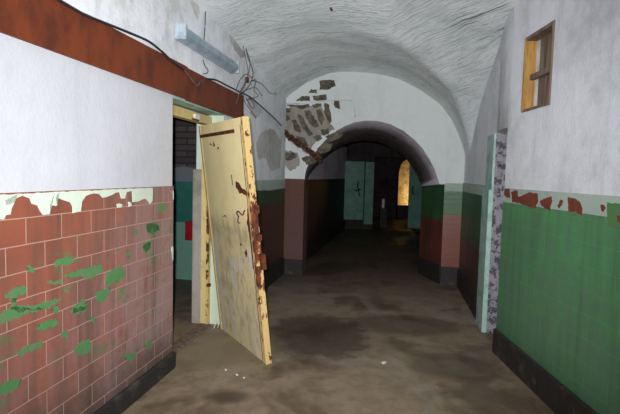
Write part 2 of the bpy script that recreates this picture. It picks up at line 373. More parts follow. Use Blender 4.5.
# pale band above the far wainscot
flake(bm, [(D0+.04, 1.502), (D0+.04, 1.37), (2.2, 1.38), (2.9, 1.36), (sP1-.01, 1.37), (sP1-.01, 1.502)], -.0135, -.008, 7, jit=.01, seed=60)
for i, poly in enumerate([[(256,142),(262,132),(272,128),(281,140),(280,168),(270,172),(266,158),(258,160)], [(247,96),(254,100),(262,112),(256,118),(248,108)], [(190,2),(196,0),(200,12),(197,20),(193,14)], [(168,0),(178,0),(176,8),(170,6)], [(228,34),(240,42),(246,56),(240,58),(232,46)]]):
    p = [L.hit(a, b) for a, b in poly]; flake(bm, [(min(q.x, sP1-.02), q.z) for q in p], -.002, .001, 8, jit=.02, step=.04, seed=190+i)
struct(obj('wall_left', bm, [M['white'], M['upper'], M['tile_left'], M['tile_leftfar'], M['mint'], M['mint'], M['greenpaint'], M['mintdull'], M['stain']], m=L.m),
       'left corridor wall, white above terracotta tiles with flaking mint and green paint')
bm = bmesh.new(); box(bm, -5.6, .0, -.045, -.010, 0, .135)
struct(obj('baseboard_left', bm, M['black'], m=L.m, bevel=.012), 'black base strip below the terracotta tiles')
bm = bmesh.new(); box(bm, D0+.05, sP1, -.03, -.010, 0, .26)
struct(obj('baseboard_left_far', bm, M['black'], m=L.m, bevel=.01), 'black base strip on the left wall past the doorway')

# ---- arch wall: one plane from the left wall to the right wall
oa = [FA.hit(a, b) for a, b in [(304.5,177),(305.5,172),(308,165),(311,158.5),(315.5,152),(320,146),(325,140.5),(330,136),(337,130.5),(345,126),(354,122.5),(365,120.5),(378,121),(390,124),(403,130.5),(415,140),(423,149),(430,160),(435,170),(439,182)]]
oa = [(q.x, q.z) for q in oa]; oa[0] = (oa[0][0], 1.50); oa[-1] = (oa[-1][0]+.01, 1.50)
AL = FA.len; XL, XR = oa[0][0], oa[-1][0]
P2 = tuple((FA.m @ Vector((XL, 0, 0)))[:2])
bm = bmesh.new()
box(bm, 0, XL, 0, .3, 0, 1.5, 1); box(bm, 0, XL, -.01, 0, 0, 1.52, 1); box(bm, 0, XL, -.03, -.01, 0, .24, 2)
struct(obj('wall_left_pier', bm, [M['face'], M['tile_splay'], M['black']], m=FA.m), 'narrow brown tiled pier left of the arch')
bm = bmesh.new()
def facecol(poly):
    vs = [bm.verts.new((a, y, z)) for a, y, z in poly]; bm.faces.new(vs).material_index = 0
for (a0, z0), (a1, z1) in zip(oa, oa[1:]): facecol([(a0, 0, z0), (a1, 0, z1), (a1, 0, 3.75), (a0, 0, 3.75)])
facecol([(-.05, 0, 1.5), (XL, 0, 1.5), (XL, 0, 3.75), (-.05, 0, 3.75)])
facecol([(XR, 0, 1.5), (AL+.3, 0, 1.5), (AL+.3, 0, 3.75), (XR, 0, 3.75)])
def patch(poly, y0, mi, jit, step, seed):
    p = [FA.hit(a, b) for a, b in poly]; flake(bm, [(max(q.x, .01), q.z) for q in p], y0, .001, mi, jit=jit, step=step, seed=seed)
cr1 = lambda poly: [(270+a/5.914, 80+b/5.914) for a, b in poly]
cr2 = lambda poly: [(270+a/3.183, 70+b/3.183) for a, b in poly]
PT = [[(295,5),(320,0),(380,2),(388,40),(340,55),(290,60),(300,30)],[(225,75),(245,55),(280,60),(280,80)],[(255,95),(335,85),(335,120),(258,122)],[(150,125),(180,100),(215,90),(238,95),(238,125)],
      [(95,150),(150,140),(230,142),(240,158),(180,172),(140,160)],[(380,120),(410,120),(416,170),(385,165),(373,145)],[(320,140),(345,140),(355,180),(368,240),(350,255),(325,200)],[(275,180),(300,170),(322,235),(305,265),(278,210)],
      [(205,185),(235,175),(290,270),(270,285),(240,270),(210,215)],[(250,145),(300,138),(308,156),(260,166)],[(60,215),(80,200),(110,205),(125,235),(90,240)],[(75,180),(95,165),(125,170),(118,190),(85,195)],
      [(125,240),(150,235),(185,290),(180,310),(150,300)],[(165,205),(185,205),(235,300),(260,320),(230,330),(195,290)],[(300,290),(345,285),(348,320),(310,330)],[(250,335),(290,325),(310,345),(280,365)],[(75,320),(110,360),(150,370),(130,330)],[(150,325),(210,345),(230,395),(190,380)]]
for i, poly in enumerate(PT): patch(cr1(poly), -.005, 1, .010, .03, 100+i)
for i, poly in enumerate([[(45,265),(70,260),(88,275),(60,290),(45,285)],[(100,280),(128,272),(150,288),(140,300),(115,300)],[(150,250),(175,235),(200,235),(190,258),(160,268)],[(175,212),(205,200),(235,205),(215,222),(185,228)]]): patch(cr2(poly), -.005, 1, .012, .035, 130+i)
for i, poly in enumerate([[(282,112),(292,106),(322,104),(328,118),(334,130),(322,136),(313,146),(308,155),(303,150),(292,142),(284,130)], [(283,150),(296,152),(300,165),(290,172),(284,165)]]): patch(poly, -.002, 2, .02, .04, 170+i)
struct(obj('wall_back', bm, [M['face'], M['bare'], M['baregrey']], m=FA.m), 'whitewashed arch wall with patches of bare brick at its left')
# soffit ring between the outer and inner arch
D = Frame((-.084, 8.52), (1.841, 7.76))
ia = [(.02,1.45),(.055,1.584),(.307,1.874),(.52,2.04),(.77,2.157),(1.051,2.198),(1.24,2.18),(1.422,2.132),(1.62,2.03),(1.792,1.893),(1.977,1.648),(2.051,1.45)]
def resamp(c, n):
    ds = [0]
    for a, b in zip(c, c[1:]): ds.append(ds[-1]+math.dist(a, b))
    o = []
    for i in range(n):
        t = ds[-1]*i/(n-1); j = max(k_ for k_ in range(len(ds)-1) if ds[k_] <= t+1e-9)
        f = (t-ds[j])/(ds[j+1]-ds[j]); o.append((c[j][0]+(c[j+1][0]-c[j][0])*f, c[j][1]+(c[j+1][1]-c[j][1])*f))
    return o
A = [FA.m @ Vector((a, 0, z)) for a, z in resamp(oa, 33)]; B = [D.m @ Vector((a, 0, z)) for a, z in resamp(ia, 33)]
bm = bmesh.new(); va = [bm.verts.new(p) for p in A]; vb = [bm.verts.new(p) for p in B]
vt = [bm.verts.new(D.m @ Vector((a, .0, 3.4))) for a, z in resamp(ia, 33)]
for i in range(32):
    bm.faces.new((va[i], va[i+1], vb[i+1], vb[i]))
    bm.faces.new((vb[i], vb[i+1], vt[i+1], vt[i])).material_index = 1
o = obj('wall_arch_soffit', bm, [M['soffit'], M['darkplaster']]); struct(o, 'grey underside of the arch')
for i, p in enumerate(o.data.polygons): p.use_smooth = p.material_index == 0
# right jamb and pier
bm = bmesh.new(); J = [(P3[0], P3[1]), (1.841, 7.76), (2.6, 7.95), (2.6, 7.087), P4]
FJ = Frame((1.841, 7.76), P3)
box(bm, 0, FJ.len, 0, .006, 0, 1.5, 0); box(bm, 0, FJ.len, -.02, 0, 0, .27, 1)
# (a loose board-like prism closes the pier behind its two tiled faces)
struct(obj('wall_arch_jamb', bm, [M['tile_jamb'], M['black']], m=FJ.m), 'green and red tiled right jamb of the arch')
bm = bmesh.new(); PL = FP.len
qs = [FP.m.inverted() @ Vector((a, b, 0)) for a, b in (P3, P4, (2.6, 7.2), (2.6, 7.95), (1.86, 7.76))]
prism(bm, [(q.x+(.004 if i in (0, 4) else 0), q.y) for i, q in enumerate(qs)], 0, 3.75, 0); box(bm, 0, PL, -.01, 0, 0, 1.41, 1); box(bm, 0, PL, -.03, -.01, 0, .27, 2)
flake(bm, [(0, 1.52), (0, 1.40), (PL, 1.40), (PL, 1.52)], -.014, 0, 3, jit=.003, seed=130); box(bm, 0, PL, -.013, -.01, 1.08, 1.15, 4)
struct(obj('wall_pier_right', bm, [M['face'], M['tile_pier'], M['black'], M['mintdull'], M['greenpaint']], m=FP.m), 'narrow pier right of the arch, green over red tiles')

# ---- right wall
WY0, WY1, WZ0, WZ1 = 3.53, 4.0, 2.16, 2.775              # small window
bm = bmesh.new()                                             # frame R: x = world y, y = -(world x-1.76)
for a in ((-1.6, 4.27, 0, 2.065), (-1.6, 4.27, 2.065, WZ0), (-1.6, WY0, WZ0, WZ1), (WY1, 4.27, WZ0, WZ1), (-1.6, 4.27, WZ1, 3.75)):
    box(bm, a[0], a[1], -.4, 0, a[2], a[3], 0)
box(bm, -1.6, 4.262, 0, .010, 0, 1.40, 1)
box(bm, -1.6, 4.262, 0, .011, 1.395, 1.52, 2)
RP = []
for poly in ([(35,60),(65,60),(70,125),(50,120),(30,100)],[(78,80),(120,70),(125,120),(160,105),(200,85),(260,95),(262,150),(240,195),(205,185),(180,175),(130,160),(85,150)],
             [(275,150),(300,130),(355,115),(362,150),(345,180),(345,215),(335,200),(310,195),(285,175)]):
    RP.append([(500+a/6.9, 180+b/6.9) for a, b in poly])
for poly in ([(105,95),(120,58),(138,60),(130,90),(112,107)],[(165,42),(200,48),(235,70),(250,110),(248,150),(210,130),(180,125),(170,130)],[(360,90),(375,82),(390,110),(375,130),(362,125)],[(455,150),(473,148),(480,190),(462,190)]):
    RP.append([(540+a/5.91, 190+b/5.91) for a, b in poly])
for i, poly in enumerate(RP):
    p = [R.hit(a, b, .012) for a, b in poly]; flake(bm, [(q.x, q.z) for q in p], .0145, .008, 3, jit=.004, step=.014, seed=140+i)
p = [R.hit(540+a/5.91, 190+b/5.91, .012) for a, b in ((400,75),(560,90),(560,240),(405,215),(395,130))]
flake(bm, [(q.x, q.z) for q in p], .0135, .008, 4, jit=.004, seed=150)
struct(obj('wall_right', bm, [M['rightplaster'], M['tile_right'], M['mintdull'], M['redpatch'], M['greenpaint']], m=R.m), 'right corridor wall, grey plaster above green tiles')
bm = bmesh.new(); box(bm, -1.6, 4.262, .010, .04, 0, .225)
struct(obj('baseboard_right', bm, M['black'], m=R.m, bevel=.01), 'black base strip below the green tiles')
# wall over and beyond the right doorway
bm = bmesh.new()
cur = [(1.76, 4.27), (1.762, 4.33), (1.768, 4.40), (1.78, 4.48), (1.797, 4.56), (1.82, 4.65), (1.842, 4.72), Q0]
lo_ = [bm.verts.new((a, b, 2.065)) for a, b in cur]; hi_ = [bm.verts.new((a, b, 3.75)) for a, b in cur]; bk_ = [bm.verts.new((2.16, b, 2.065)) for a, b in cur]
for i in range(len(cur)-1):
    bm.faces.new((lo_[i], lo_[i+1], hi_[i+1], hi_[i])).smooth = True; bm.faces.new((lo_[i], lo_[i+1], bk_[i+1], bk_[i]))
prism(bm, [(1.765, 4.262), (1.765, 4.269), (2.16, 4.269), (2.16, 4.262)], 0, 2.065, 0)
struct(obj('wall_right_lintel', bm, M['rightplaster']), 'plaster over the right doorway')
bm = bmesh.new(); QL = RB.len
box(bm, 0, QL, -.3, 0, 0, 3.75, 0); box(bm, .38, QL, 0, .012, 0, 1.42, 1); box(bm, .38, QL, .012, .035, 0, .24, 3)
flake(bm, [(.38, 1.53), (.38, 1.41), (QL, 1.41), (QL, 1.53)], .015, 0, 2, jit=.004, seed=160)
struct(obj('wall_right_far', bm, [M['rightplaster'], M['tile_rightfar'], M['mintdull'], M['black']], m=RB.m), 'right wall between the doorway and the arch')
bm = bmesh.new(); prism(bm, [Q0, (1.875, 4.785), (2.28, 4.71), (2.28, 4.79)], 0, 2.065)
prism(bm, [(2.14, 3.9), (2.18, 3.9), (2.30, 4.79), (2.26, 4.79)], 0, 2.3)
struct(obj('wall_right_reveal', bm, M['peel']), 'peeling grey reveal of the right doorway')
t = thing('door_casing', 'pale mint painted door casing on the far side of the right doorway', 'door casing', RB.m.copy())
bm = bmesh.new(); box(bm, .005, .36, .0, .022, 1.49, 2.06); obj('upper_casing', bm, M['minticy'], t, bevel=.004)
bm = bmesh.new(); box(bm, .005, .372, .0, .045, .0, 1.49); obj('lower_casing', bm, M['minticy'], t, bevel=.004)

# ---- small window in the right wall
t = struct(thing('window_1', 'small square wooden framed window opening high in the right wall', 'window', R.m @ loc((WY0, 0, WZ0)))); del t['category']
W_, H_ = WY1-WY0, WZ1-WZ0
bm = bmesh.new(); d = .085
box(bm, W_-.022, W_, -d, .012, 0, H_); obj('far_jamb', bm, M['wood'], t, bevel=.003)
bm = bmesh.new(); box(bm, 0, .022, -d, .012, 0, H_); obj('near_jamb', bm, M['woodgrey'], t, bevel=.003)
bm = bmesh.new(); box(bm, .022, W_-.022, -d, .008, H_-.03, H_); obj('head_board', bm, M['woodgrey'], t, bevel=.003)
bm = bmesh.new(); box(bm, .022, W_-.022, -d, .008, 0, .022); obj('sill_board', bm, M['woodgrey'], t, bevel=.003)
bm = bmesh.new(); box(bm, .022, W_-.10, -d-.02, -d+.01, .02, H_-.03); obj('shutter', bm, M['woodgrey'], t, bevel=.003)
bm = bmesh.new(); box(bm, W_-.10, W_-.022, -d-.03, -d, .02, H_-.03); obj('white_strip', bm, M['whitepaint'], t)  # white strip between the shutter and the far jamb
bm = bmesh.new(); box(bm, .022, W_-.022, -d+.01, -d+.05, H_*.43, H_*.43+.045); obj('cross_bar', bm, M['woodgrey'], t, bevel=.004)

# ---- vault
def interp(t, pts):
    if t <= pts[0][0]: return pts[0][1]
    for (a, b), (c, d_) in zip(pts, pts[1:]):
        if t <= c:
            f = (t-a)/(c-a); return b+(d_-b)*f
    return pts[-1][1]
Au = [(-.05,2.5),(-.03,2.66),(.0,2.78),(.03,2.86),(.074,2.94),(.12,3.02),(.19,3.10),(.25,3.15),(.304,3.172),(.39,3.175),(.472,3.152),(.55,3.11),(.638,3.044),(.75,2.89),(.858,2.674),(.92,2.46),(.96,2.235),(.985,2.07),(1.008,1.869),(1.05,1.4)]
Bl = [(3,3.04),(4.03,3.03),(5.1,3.0),(6.0,2.86),(6.95,2.6),(7.5,2.45),(9,1.8)]
Br = [(2.0,3.24),(3.3,3.22),(4.16,3.15),(4.4,3.09),(4.8,2.98),(5.13,2.84),(5.5,2.68),(5.8,2.52),(6.15,2.27),(6.45,1.98),(6.575,1.8),(6.9,1.5),(7.1,1.35)]
def vz(x, y):
    xl = -1.10+LT*(y-3.74); xr = 1.865+.182*(y-4.79) if y > 4.79 else (1.76 if y < 4.27 else 1.76+(y-4.27)*.2019)
    u = (x-xl)/(xr-xl); uc = min(max(u, 0), 1)
    a = interp(u, Au); b = interp(y, Bl)*(1-uc)+interp(y, Br)*uc+.25*math.sin(math.pi*uc)
    b = min(b, 3.32)
    z = max(a, b)+.5*max(0, .04-abs(a-b))*.5
    return z+noise.noise(Vector((x*1.5, y*3, 0)))*.018
def inside(x, y):   # on the corridor side of the arch wall
    q = FA.m.inverted() @ Vector((x, y, 0)); return q.y < .12
bm = bmesh.new(); st_ = .05; xs = [-2.3+i*st_ for i in range(100)]; ys = [-1.6+i*st_ for i in range(212)]
V = {}
for j, y in enumerate(ys):
    xl = -1.10+LT*(y-3.74)-.12; xr = max(1.76, 1.865+.182*(y-4.79))+.12
    for i, x in enumerate(xs):
        if xl-st_ < x < xr+st_ and inside(x, y): V[i, j] = bm.verts.new((x, y, vz(x, y)))
for (i, j) in list(V):
    q = [(i, j), (i+1, j), (i+1, j+1), (i, j+1)]
    if all(c_ in V for c_ in q): bm.faces.new([V[c_] for c_ in q])
o = struct(obj('ceiling', bm, M['vault'], smooth=True), 'rough trowelled grey groin vault')
bm = bmesh.new(); box(bm, -3, 3.2, -1.7, -1.6, 0, 3.75)
struct(obj('wall_front', bm, M['upper']), 'wall behind the viewpoint')

# ---- side room on the left
bm = bmesh.new()
box(bm, 2.92, 3.02, .30, 3.6, 0, 2.8, 0); box(bm, -1.2, -1.1, .30, 3.6, 0, 2.8, 0); box(bm, -1.2, 3.02, 3.5, 3.6, 0, 2.8, 0)
struct(obj('wall_side_room', bm, M['sideroom'], m=L.m), 'side room wall, teal paint below rough dark blockwork')
bm = bmesh.new(); box(bm, -1.2, 3.02, .30, 3.6, 2.8, 2.9); struct(obj('ceiling_side_room', bm, M['darkplaster'], m=L.m))
# doorway lining: mint soffit, wainscot stub on the far reveal
bm = bmesh.new(); box(bm, 0, D0, .0, .30, 2.17, 2.19); struct(obj('trim_1', bm, M['minticy'], m=L.m), 'mint painted underside of the doorway head')
bm = bmesh.new(); box(bm, D0-.05, D0-.012, .215, .32, 0, 1.62); struct(obj('trim_2', bm, M['baregrey'], m=L.m, bevel=.012), 'grey plaster strip on the far doorway reveal')
# door frame
t = thing('door_frame', 'cream and rusty wooden door frame inside the left doorway', 'door frame', L.m @ loc((0, .125, 0)))
bm = bmesh.new(); box(bm, D0-.075, D0-.012, 0, .085, 0, 2.07); obj('post', bm, M['cream'], t, bevel=.004)
bm = bmesh.new(); box(bm, D0-.09, D0-.075, -.006, .02, 0, 2.0); obj('rusty_stop', bm, M['edge'], t)
bm = bmesh.new(); box(bm, .0, .05, .02, .085, 0, 2.07); obj('post', bm, M['cream'], t, bevel=.004)
bm = bmesh.new(); box(bm, 0, D0-.012, 0, .085, 2.07, 2.155); obj('header', bm, M['cream'], t, bevel=.004)
bm = bmesh.new(); box(bm, .05, D0-.075, -.04, .085, 0.0, .022); obj('threshold', bm, M['woodgrey'], t, bevel=.006)
bm = bmesh.new(); box(bm, .66, .75, -.02, 0, 2.085, 2.13); obj('latch_keep', bm, M['whitepaint'], t)
bm = bmesh.new(); box(bm, .62, .76, -.012, .0, 2.072, 2.088); box(bm, D0-.12, D0-.075, -.03, .0, .42, .45); obj('hinge', bm, M['rust'], t)

# ---- leaning door leaf
bl = Vector((-.884, 4.727, 0)); brr = Vector((-.325, 3.825, 0)); X = (brr-bl).normalized(); WD = (brr-bl).length
nrm = Vector((X.y, -X.x, 0)); lean = math.asin(.25/2.05)
Z = Vector((0, 0, 1))*math.cos(lean)+nrm*math.sin(lean); Y = Z.cross(X)
DM = Matrix(((X.x, Y.x, Z.x, bl.x), (X.y, Y.y, Z.y, bl.y), (X.z, Y.z, Z.z, .0), (0, 0, 0, 1)))
HD = 2.05; sgn = 1 if Y.dot(nrm) > 0 else -1
t = thing('metal_door', 'rusty cream sheet metal door off its hinges, leaning in the left doorway', 'door', DM)
bm = bmesh.new(); box(bm, 0, WD-.05, -.045, 0, 0, HD) if sgn > 0 else box(bm, 0, WD-.05, 0, .045, 0, HD)
obj('door_panel', bm, M['doorpaint'], t, bevel=.003)
f0 = 0.0; s_ = sgn
def yb(a, b): return (min(a*s_, b*s_), max(a*s_, b*s_))
def pbox(x0, x1, a, b, z0, z1, name, mat, bev=.002, par=t):
    bm = bmesh.new(); y0, y1 = yb(a, b); box(bm, x0, x1, y0, y1, z0, z1); return obj(name, bm, mat, par, bevel=bev)
pbox(WD-.05, WD-.001, -.05, .006, 0, HD, 'edge_frame', M['edge'], .004)
pbox(.0, .04, 0, .005, 0, HD, 'edge_frame', M['cream'])
pbox(.012, WD-.2, .0, .007, HD-.115, HD-.085, 'rusty_strap', M['rust'])
pbox(WD-.075, WD-.07, 0, .004, .0, HD-.06, 'seam', M['rust'], 0)
for z0, h0 in ((1.28, .07), (1.06, .05)): pbox(WD-.004, WD+.035, -.05, -.012, z0, z0+h0, 'hinge_lug', M['rust'], .006)
pbox(WD-.004, WD+.05, -.06, -.02, .82, .95, 'lock_box', M['rust'], .006)
pbox(WD*.66, WD*.66+.012, 0, .003, 1.50, 1.59, 'key_slot', M['wire'], 0)
bm = bmesh.new(); pts = spline([(.78, .004*s_, 1.23), (.81, .03*s_, 1.27), (.86, .035*s_, 1.29), (.9, .02*s_, 1.26), (.92, .004*s_, 1.3)], 5); tube(bm, pts, .006, 6)
tube(bm, spline([(.77, .004*s_, 1.235), (.79, .02*s_, 1.19), (.83, .02*s_, 1.185)], 5), .005, 6)
obj('pull_hook', bm, M['rust'], t, smooth=True)
bm = bmesh.new(); y0 = .003*s_
for i, poly in enumerate([[(.78,1.49),(.85,1.44),(.96,1.43),(1.0,1.40),(.99,1.46),(.9,1.48),(.84,1.52),(.79,1.53)], [(.83,.93),(.87,.96),(.88,.92),(.85,.89)], [(.74,.98),(.76,1.01),(.78,.97)], [(.26,HD-.19),(.28,HD-.17),(.3,HD-.2)], [(.34,HD-.2),(.36,HD-.16),(.38,HD-.2)], [(.43,HD-.23),(.47,HD-.21),(.46,HD-.24)],
                          [(WD-.12,1.2),(WD-.08,1.32),(WD-.075,1.0),(WD-.09,.8),(WD-.085,1.05)], [(.4,1.2),(.46,1.215),(.5,1.2),(.45,1.205)]]):
    flake(bm, poly, y0, 0, 0, jit=.008, step=.02, seed=200+i)
obj('rust_patch', bm, M['rust'], t)

# ---- rusty beam over the doorway
sa = -5.4; sb = 1.66
t = thing('steel_beam', 'long reddish brown painted steel beam across the left wall over the doorway', 'beam', L.m @ loc((0, 0, 2.19)))
bm = bmesh.new(); box(bm, sa, .22, -.022, 0, 0, .268); obj('beam_plate', bm, M['rustbeam'], t, bevel=.003)
bm = bmesh.new(); box(bm, .22, sb, -.016, 0, -.008, .262); obj('beam_plate', bm, M['rustbeam'], t, bevel=.003)
bm = bmesh.new(); box(bm, sb-.06, sb, -.02, -.012, -.06, .27); obj('end_plate', bm, M['rust'], t)

# ---- fluorescent lamp
t = thing('fluorescent_lamp', 'long grey-blue fluorescent tube lamp fixed high on the left wall', 'lamp', L.m @ loc((.02, -.0, 2.625)))
LL = 1.27
bm = bmesh.new(); box(bm, 0, LL, -.04, 0, .0, .125); obj('housing', bm, M['lamp'], t, bevel=.006)
bm = bmesh.new(); sec = [(-.04, .004), (-.07, .012), (-.092, .04), (-.092, .08), (-.07, .11), (-.04, .12)]
a = [bm.verts.new((.03, y, z)) for y, z in sec]; b = [bm.verts.new((LL-.02, y, z)) for y, z in sec]
for i in range(6): bm.faces.new((a[i], a[(i+1) % 6], b[(i+1) % 6], b[i]))
bm.faces.new(a); bm.faces.new(b); obj('diffuser', bm, M['lampplastic'], t, bevel=.004)
for x0 in (0, LL-.03):
    bm = bmesh.new(); box(bm, x0, x0+.032, -.096, -.038, .0, .124); obj('end_cap', bm, M['lamp'], t, bevel=.008)

# ---- cables on the left wall (points lie on the wall face)
def onL(pts, off=.02): return [L.w(a, b, off) for a, b in pts]
bm = bmesh.new(); tube(bm, spline([L.m @ Vector((-2.2, -.03, 2.50))]+onL([(64,3),(88,16),(110,25),(130,33),(148,41),(160,50),(172,61),(184,70)], .03)), .0085)
tag(obj('black_cable', bm, M['wire'], smooth=True), 'black cable sagging along the top edge of the brown beam', 'cable')
bm = bmesh.new(); tube(bm, spline(onL([(208,79),(216,80),(228,86),(240,92),(250,97),(262,107),(272,116)], .03)+[L.w(277,121,.05), FS.w(283.5,128,.06), FS.w(287,133,.08)]), .0085)
tag(obj('black_cable', bm, M['wire'], smooth=True), 'black cable running from the beam end towards the rusty cable bundle by the arch', 'cable')
bm = bmesh.new(); tube(bm, spline(onL([(184,70),(190,77),(197,86),(200,82),(206,79)], .03)), .005)
tag(obj('loose_wire', bm, M['wiregrey'], smooth=True), 'grey twisted wire joint on the beam under the lamp', 'wire')
bm = bmesh.new(); tube(bm, spline(onL([(203,60),(205,66),(208,70),(207,73),(203,74)], .02)), .004)
tag(obj('loose_wire', bm, M['wire'], smooth=True), 'short black wire dangling below the middle of the lamp', 'wire')
bm = bmesh.new(); tube(bm, spline(onL([(205.5,10),(205,25),(204,42)], .012)), .004)
tag(obj('loose_wire', bm, M['wire'], smooth=True), 'thin dark wire dropping down the wall to the lamp top', 'wire')
bm = bmesh.new(); tube(bm, spline(onL([(243,112),(245,125),(247,140),(245,148)], .02)), .004)
tag(obj('loose_wire', bm, M['wire'], smooth=True), 'thin black wire hanging behind the top of the leaning door', 'wire')
t = thing('wire_tangle', 'tangle of thin hanging wires between ceiling and beam end', 'wires', loc(L.w(246, 92, 0)))
inv = t.matrix_world.inverted()
for pts in ([(243,46),(246,60),(248,72),(245,85),(238,96)],[(245,47),(250,62),(247,78),(240,92),(236,104)],[(246,48),(248,58),(253,72),(250,84),(241,95)],[(250,82),(256,80),(254,90),(258,96),(246,100)],
            [(240,92),(246,104),(252,112),(256,118),(250,112)],[(238,96),(246,90),(256,88),(262,96)],[(252,80),(262,84),(270,93),(276,94)],[(236,90),(240,80),(246,74),(252,78)],[(246,98),(252,108),(254,104),(248,96)]):
    bm = bmesh.new(); q = [L.w(a, b, .02+random.uniform(.01, .08)) for a, b in pts]; tube(bm, [inv @ p for p in spline(q)], .0045, 6)
    obj('wire', bm, M['wiregrey'] if random.random() < .6 else M['wire'], t, smooth=True)
bm = bmesh.new(); q = L.w(247, 80, .04); tube(bm, [inv @ (q+Vector((0, 0, -.03))), inv @ (q+Vector((0, 0, .0))), inv @ (q+Vector((0, 0, .03)))], .022, 8)
obj('insulator', bm, M['rust'], t, smooth=True)
# rusty cable bundle on the arch wall
bm = bmesh.new()
base = spline([FS.w(280,125,.05), FS.w(284,131,.06), FS.w(290,137,.06), FS.w(297,142,.06), FA.w(306,149,.07), FA.w(314,155,.07), FA.w(322,160,.06)], 8)
for k_ in range(4):
    a0 = k_*1.6
    tube(bm, [p+Vector((0, math.sin(a0+i*.25)*.02, math.cos(a0+i*.25)*.034)) for i, p in enumerate(base)], .017, 8, wob=.5)
tag(obj('rusty_cable_bundle', bm, M['rustdark'], smooth=True), 'thick rusty cable bundle slanting down the peeled left side of the arch', 'cables')
bm = bmesh.new(); tube(bm, spline([FS.w(287,104,.03), FA.w(302,104.5,.03), FA.w(312,102,.03), FA.w(326,100.8,.03), FA.w(345,100,.03), FA.w(352,101,.03), FA.w(354,105,.03), FA.w(355,117,.03)], 5), .010)
tag(obj('conduit_pipe', bm, M['whitepaint'], smooth=True), 'thin whitewashed pipe bent over the arch wall', 'pipe')
# ceiling hook
q = Vector((.14, 3.0, vz(.14, 3.0)))
d_ = ray(331, 1); tt = (3.3-1.6)/d_.z; q = EYE+d_*tt; q.z = vz(q.x, q.y)
bm = bmesh.new(); tube(bm, [q+Vector((0, 0, .04)), q+Vector((0, 0, -.01)), q+Vector((.012, 0, -.03))], .012, 8)
tag(obj('ceiling_hook', bm, M['rust'], smooth=True), 'small rusty hook stub in the middle of the vault', 'hook')

# ---- red box in the side room
bq = L.m.inverted() @ Vector((-1.70, 6.6, 0))
t = thing('red_box', 'small red box on the teal wall inside the left side room', 'box', L.m @ loc((2.92-.10, bq.y, .60)))
bm = bmesh.new(); box(bm, 0, .10, -.13, .12, 0, .27); obj('box_body', bm, M['red'], t, bevel=.008)
bm = bmesh.new(); box(bm, -.012, 0, -.12, .11, .02, .25); obj('lid', bm, M['red'], t, bevel=.003)

# ---- passage beyond the arch
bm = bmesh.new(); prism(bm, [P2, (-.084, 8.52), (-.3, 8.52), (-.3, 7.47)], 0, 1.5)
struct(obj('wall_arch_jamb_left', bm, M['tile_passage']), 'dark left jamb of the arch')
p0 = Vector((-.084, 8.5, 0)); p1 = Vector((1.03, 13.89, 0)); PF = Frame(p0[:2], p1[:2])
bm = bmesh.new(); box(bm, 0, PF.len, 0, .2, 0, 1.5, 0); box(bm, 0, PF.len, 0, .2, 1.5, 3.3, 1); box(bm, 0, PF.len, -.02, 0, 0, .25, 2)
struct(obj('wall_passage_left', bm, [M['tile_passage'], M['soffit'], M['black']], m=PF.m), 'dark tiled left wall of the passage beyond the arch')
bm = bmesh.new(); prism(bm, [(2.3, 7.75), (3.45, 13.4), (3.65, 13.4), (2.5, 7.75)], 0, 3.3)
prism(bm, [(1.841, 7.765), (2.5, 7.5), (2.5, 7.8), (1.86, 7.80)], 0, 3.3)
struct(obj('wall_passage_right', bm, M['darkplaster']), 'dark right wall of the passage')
bm = bmesh.new(); N = 20
for j in range(2):
    for i in range(N+1):
        a = math.pi*i/N; c0 = Vector((1.15, 8.1)) if j == 0 else Vector((2.25, 13.75)); w_ = 1.4
        bm.verts.new((c0.x-w_*math.cos(a)*.98, c0.y-(-w_*math.cos(a))*.2, 2.0+.85*math.sin(a)))
bm.verts.ensure_lookup_table()
for i in range(N): bm.faces.new([bm.verts[q] for q in (i, i+1, N+2+i, N+1+i)])
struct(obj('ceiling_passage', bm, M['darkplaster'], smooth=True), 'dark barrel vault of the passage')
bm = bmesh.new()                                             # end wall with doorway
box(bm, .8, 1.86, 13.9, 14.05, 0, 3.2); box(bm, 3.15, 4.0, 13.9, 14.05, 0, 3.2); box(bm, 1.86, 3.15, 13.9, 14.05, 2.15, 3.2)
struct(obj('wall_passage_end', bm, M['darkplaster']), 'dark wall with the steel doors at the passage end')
bm = bmesh.new()                                             # beyond
box(bm, 1.2, 1.3, 14.05, 18, 0, 2.8); box(bm, 5.2, 5.3, 14.05, 21, 0, 2.8); box(bm, 1.2, 3.36, 18, 18.12, 0, 2.8); box(bm, 1.2, 5.3, 14.05, 21, 2.8, 2.9); box(bm, 4.05, 5.2, 18, 18.12, 0, 2.8)
NA = 10; xs_ = [3.36+(4.05-3.36)*i/NA for i in range(NA+1)]
zz_ = lambda x: 1.75+.5*math.sqrt(max(0, 1-((x-3.705)/.345)**2))
for a, b in zip(xs_, xs_[1:]):
    vs = [bm.verts.new(q) for q in ((a, 18, zz_(a)), (b, 18, zz_(b)), (b, 18, 2.8), (a, 18, 2.8))]; bm.faces.new(vs)
    vs = [bm.verts.new(q) for q in ((a, 18, zz_(a)), (b, 18, zz_(b)), (b, 18.6, zz_(b)), (a, 18.6, zz_(a)))]; bm.faces.new(vs).material_index = 1
box(bm, 3.30, 3.36, 18.0, 18.6, 0, 1.75, 1); box(bm, 3.3, 5.2, 18.0, 18.1, 0, .5)
box(bm, 3.0, 5.2, 19.4, 19.5, 0, 2.8, 1)
struct(obj('wall_far_chamber', bm, [M['darkplaster'], M['yellowwall']]), 'far chamber with an arched opening onto a warmly lit ochre wall')
for i, (a, b) in enumerate([(3.62, 3.66), (3.80, 3.83)]):
    pass
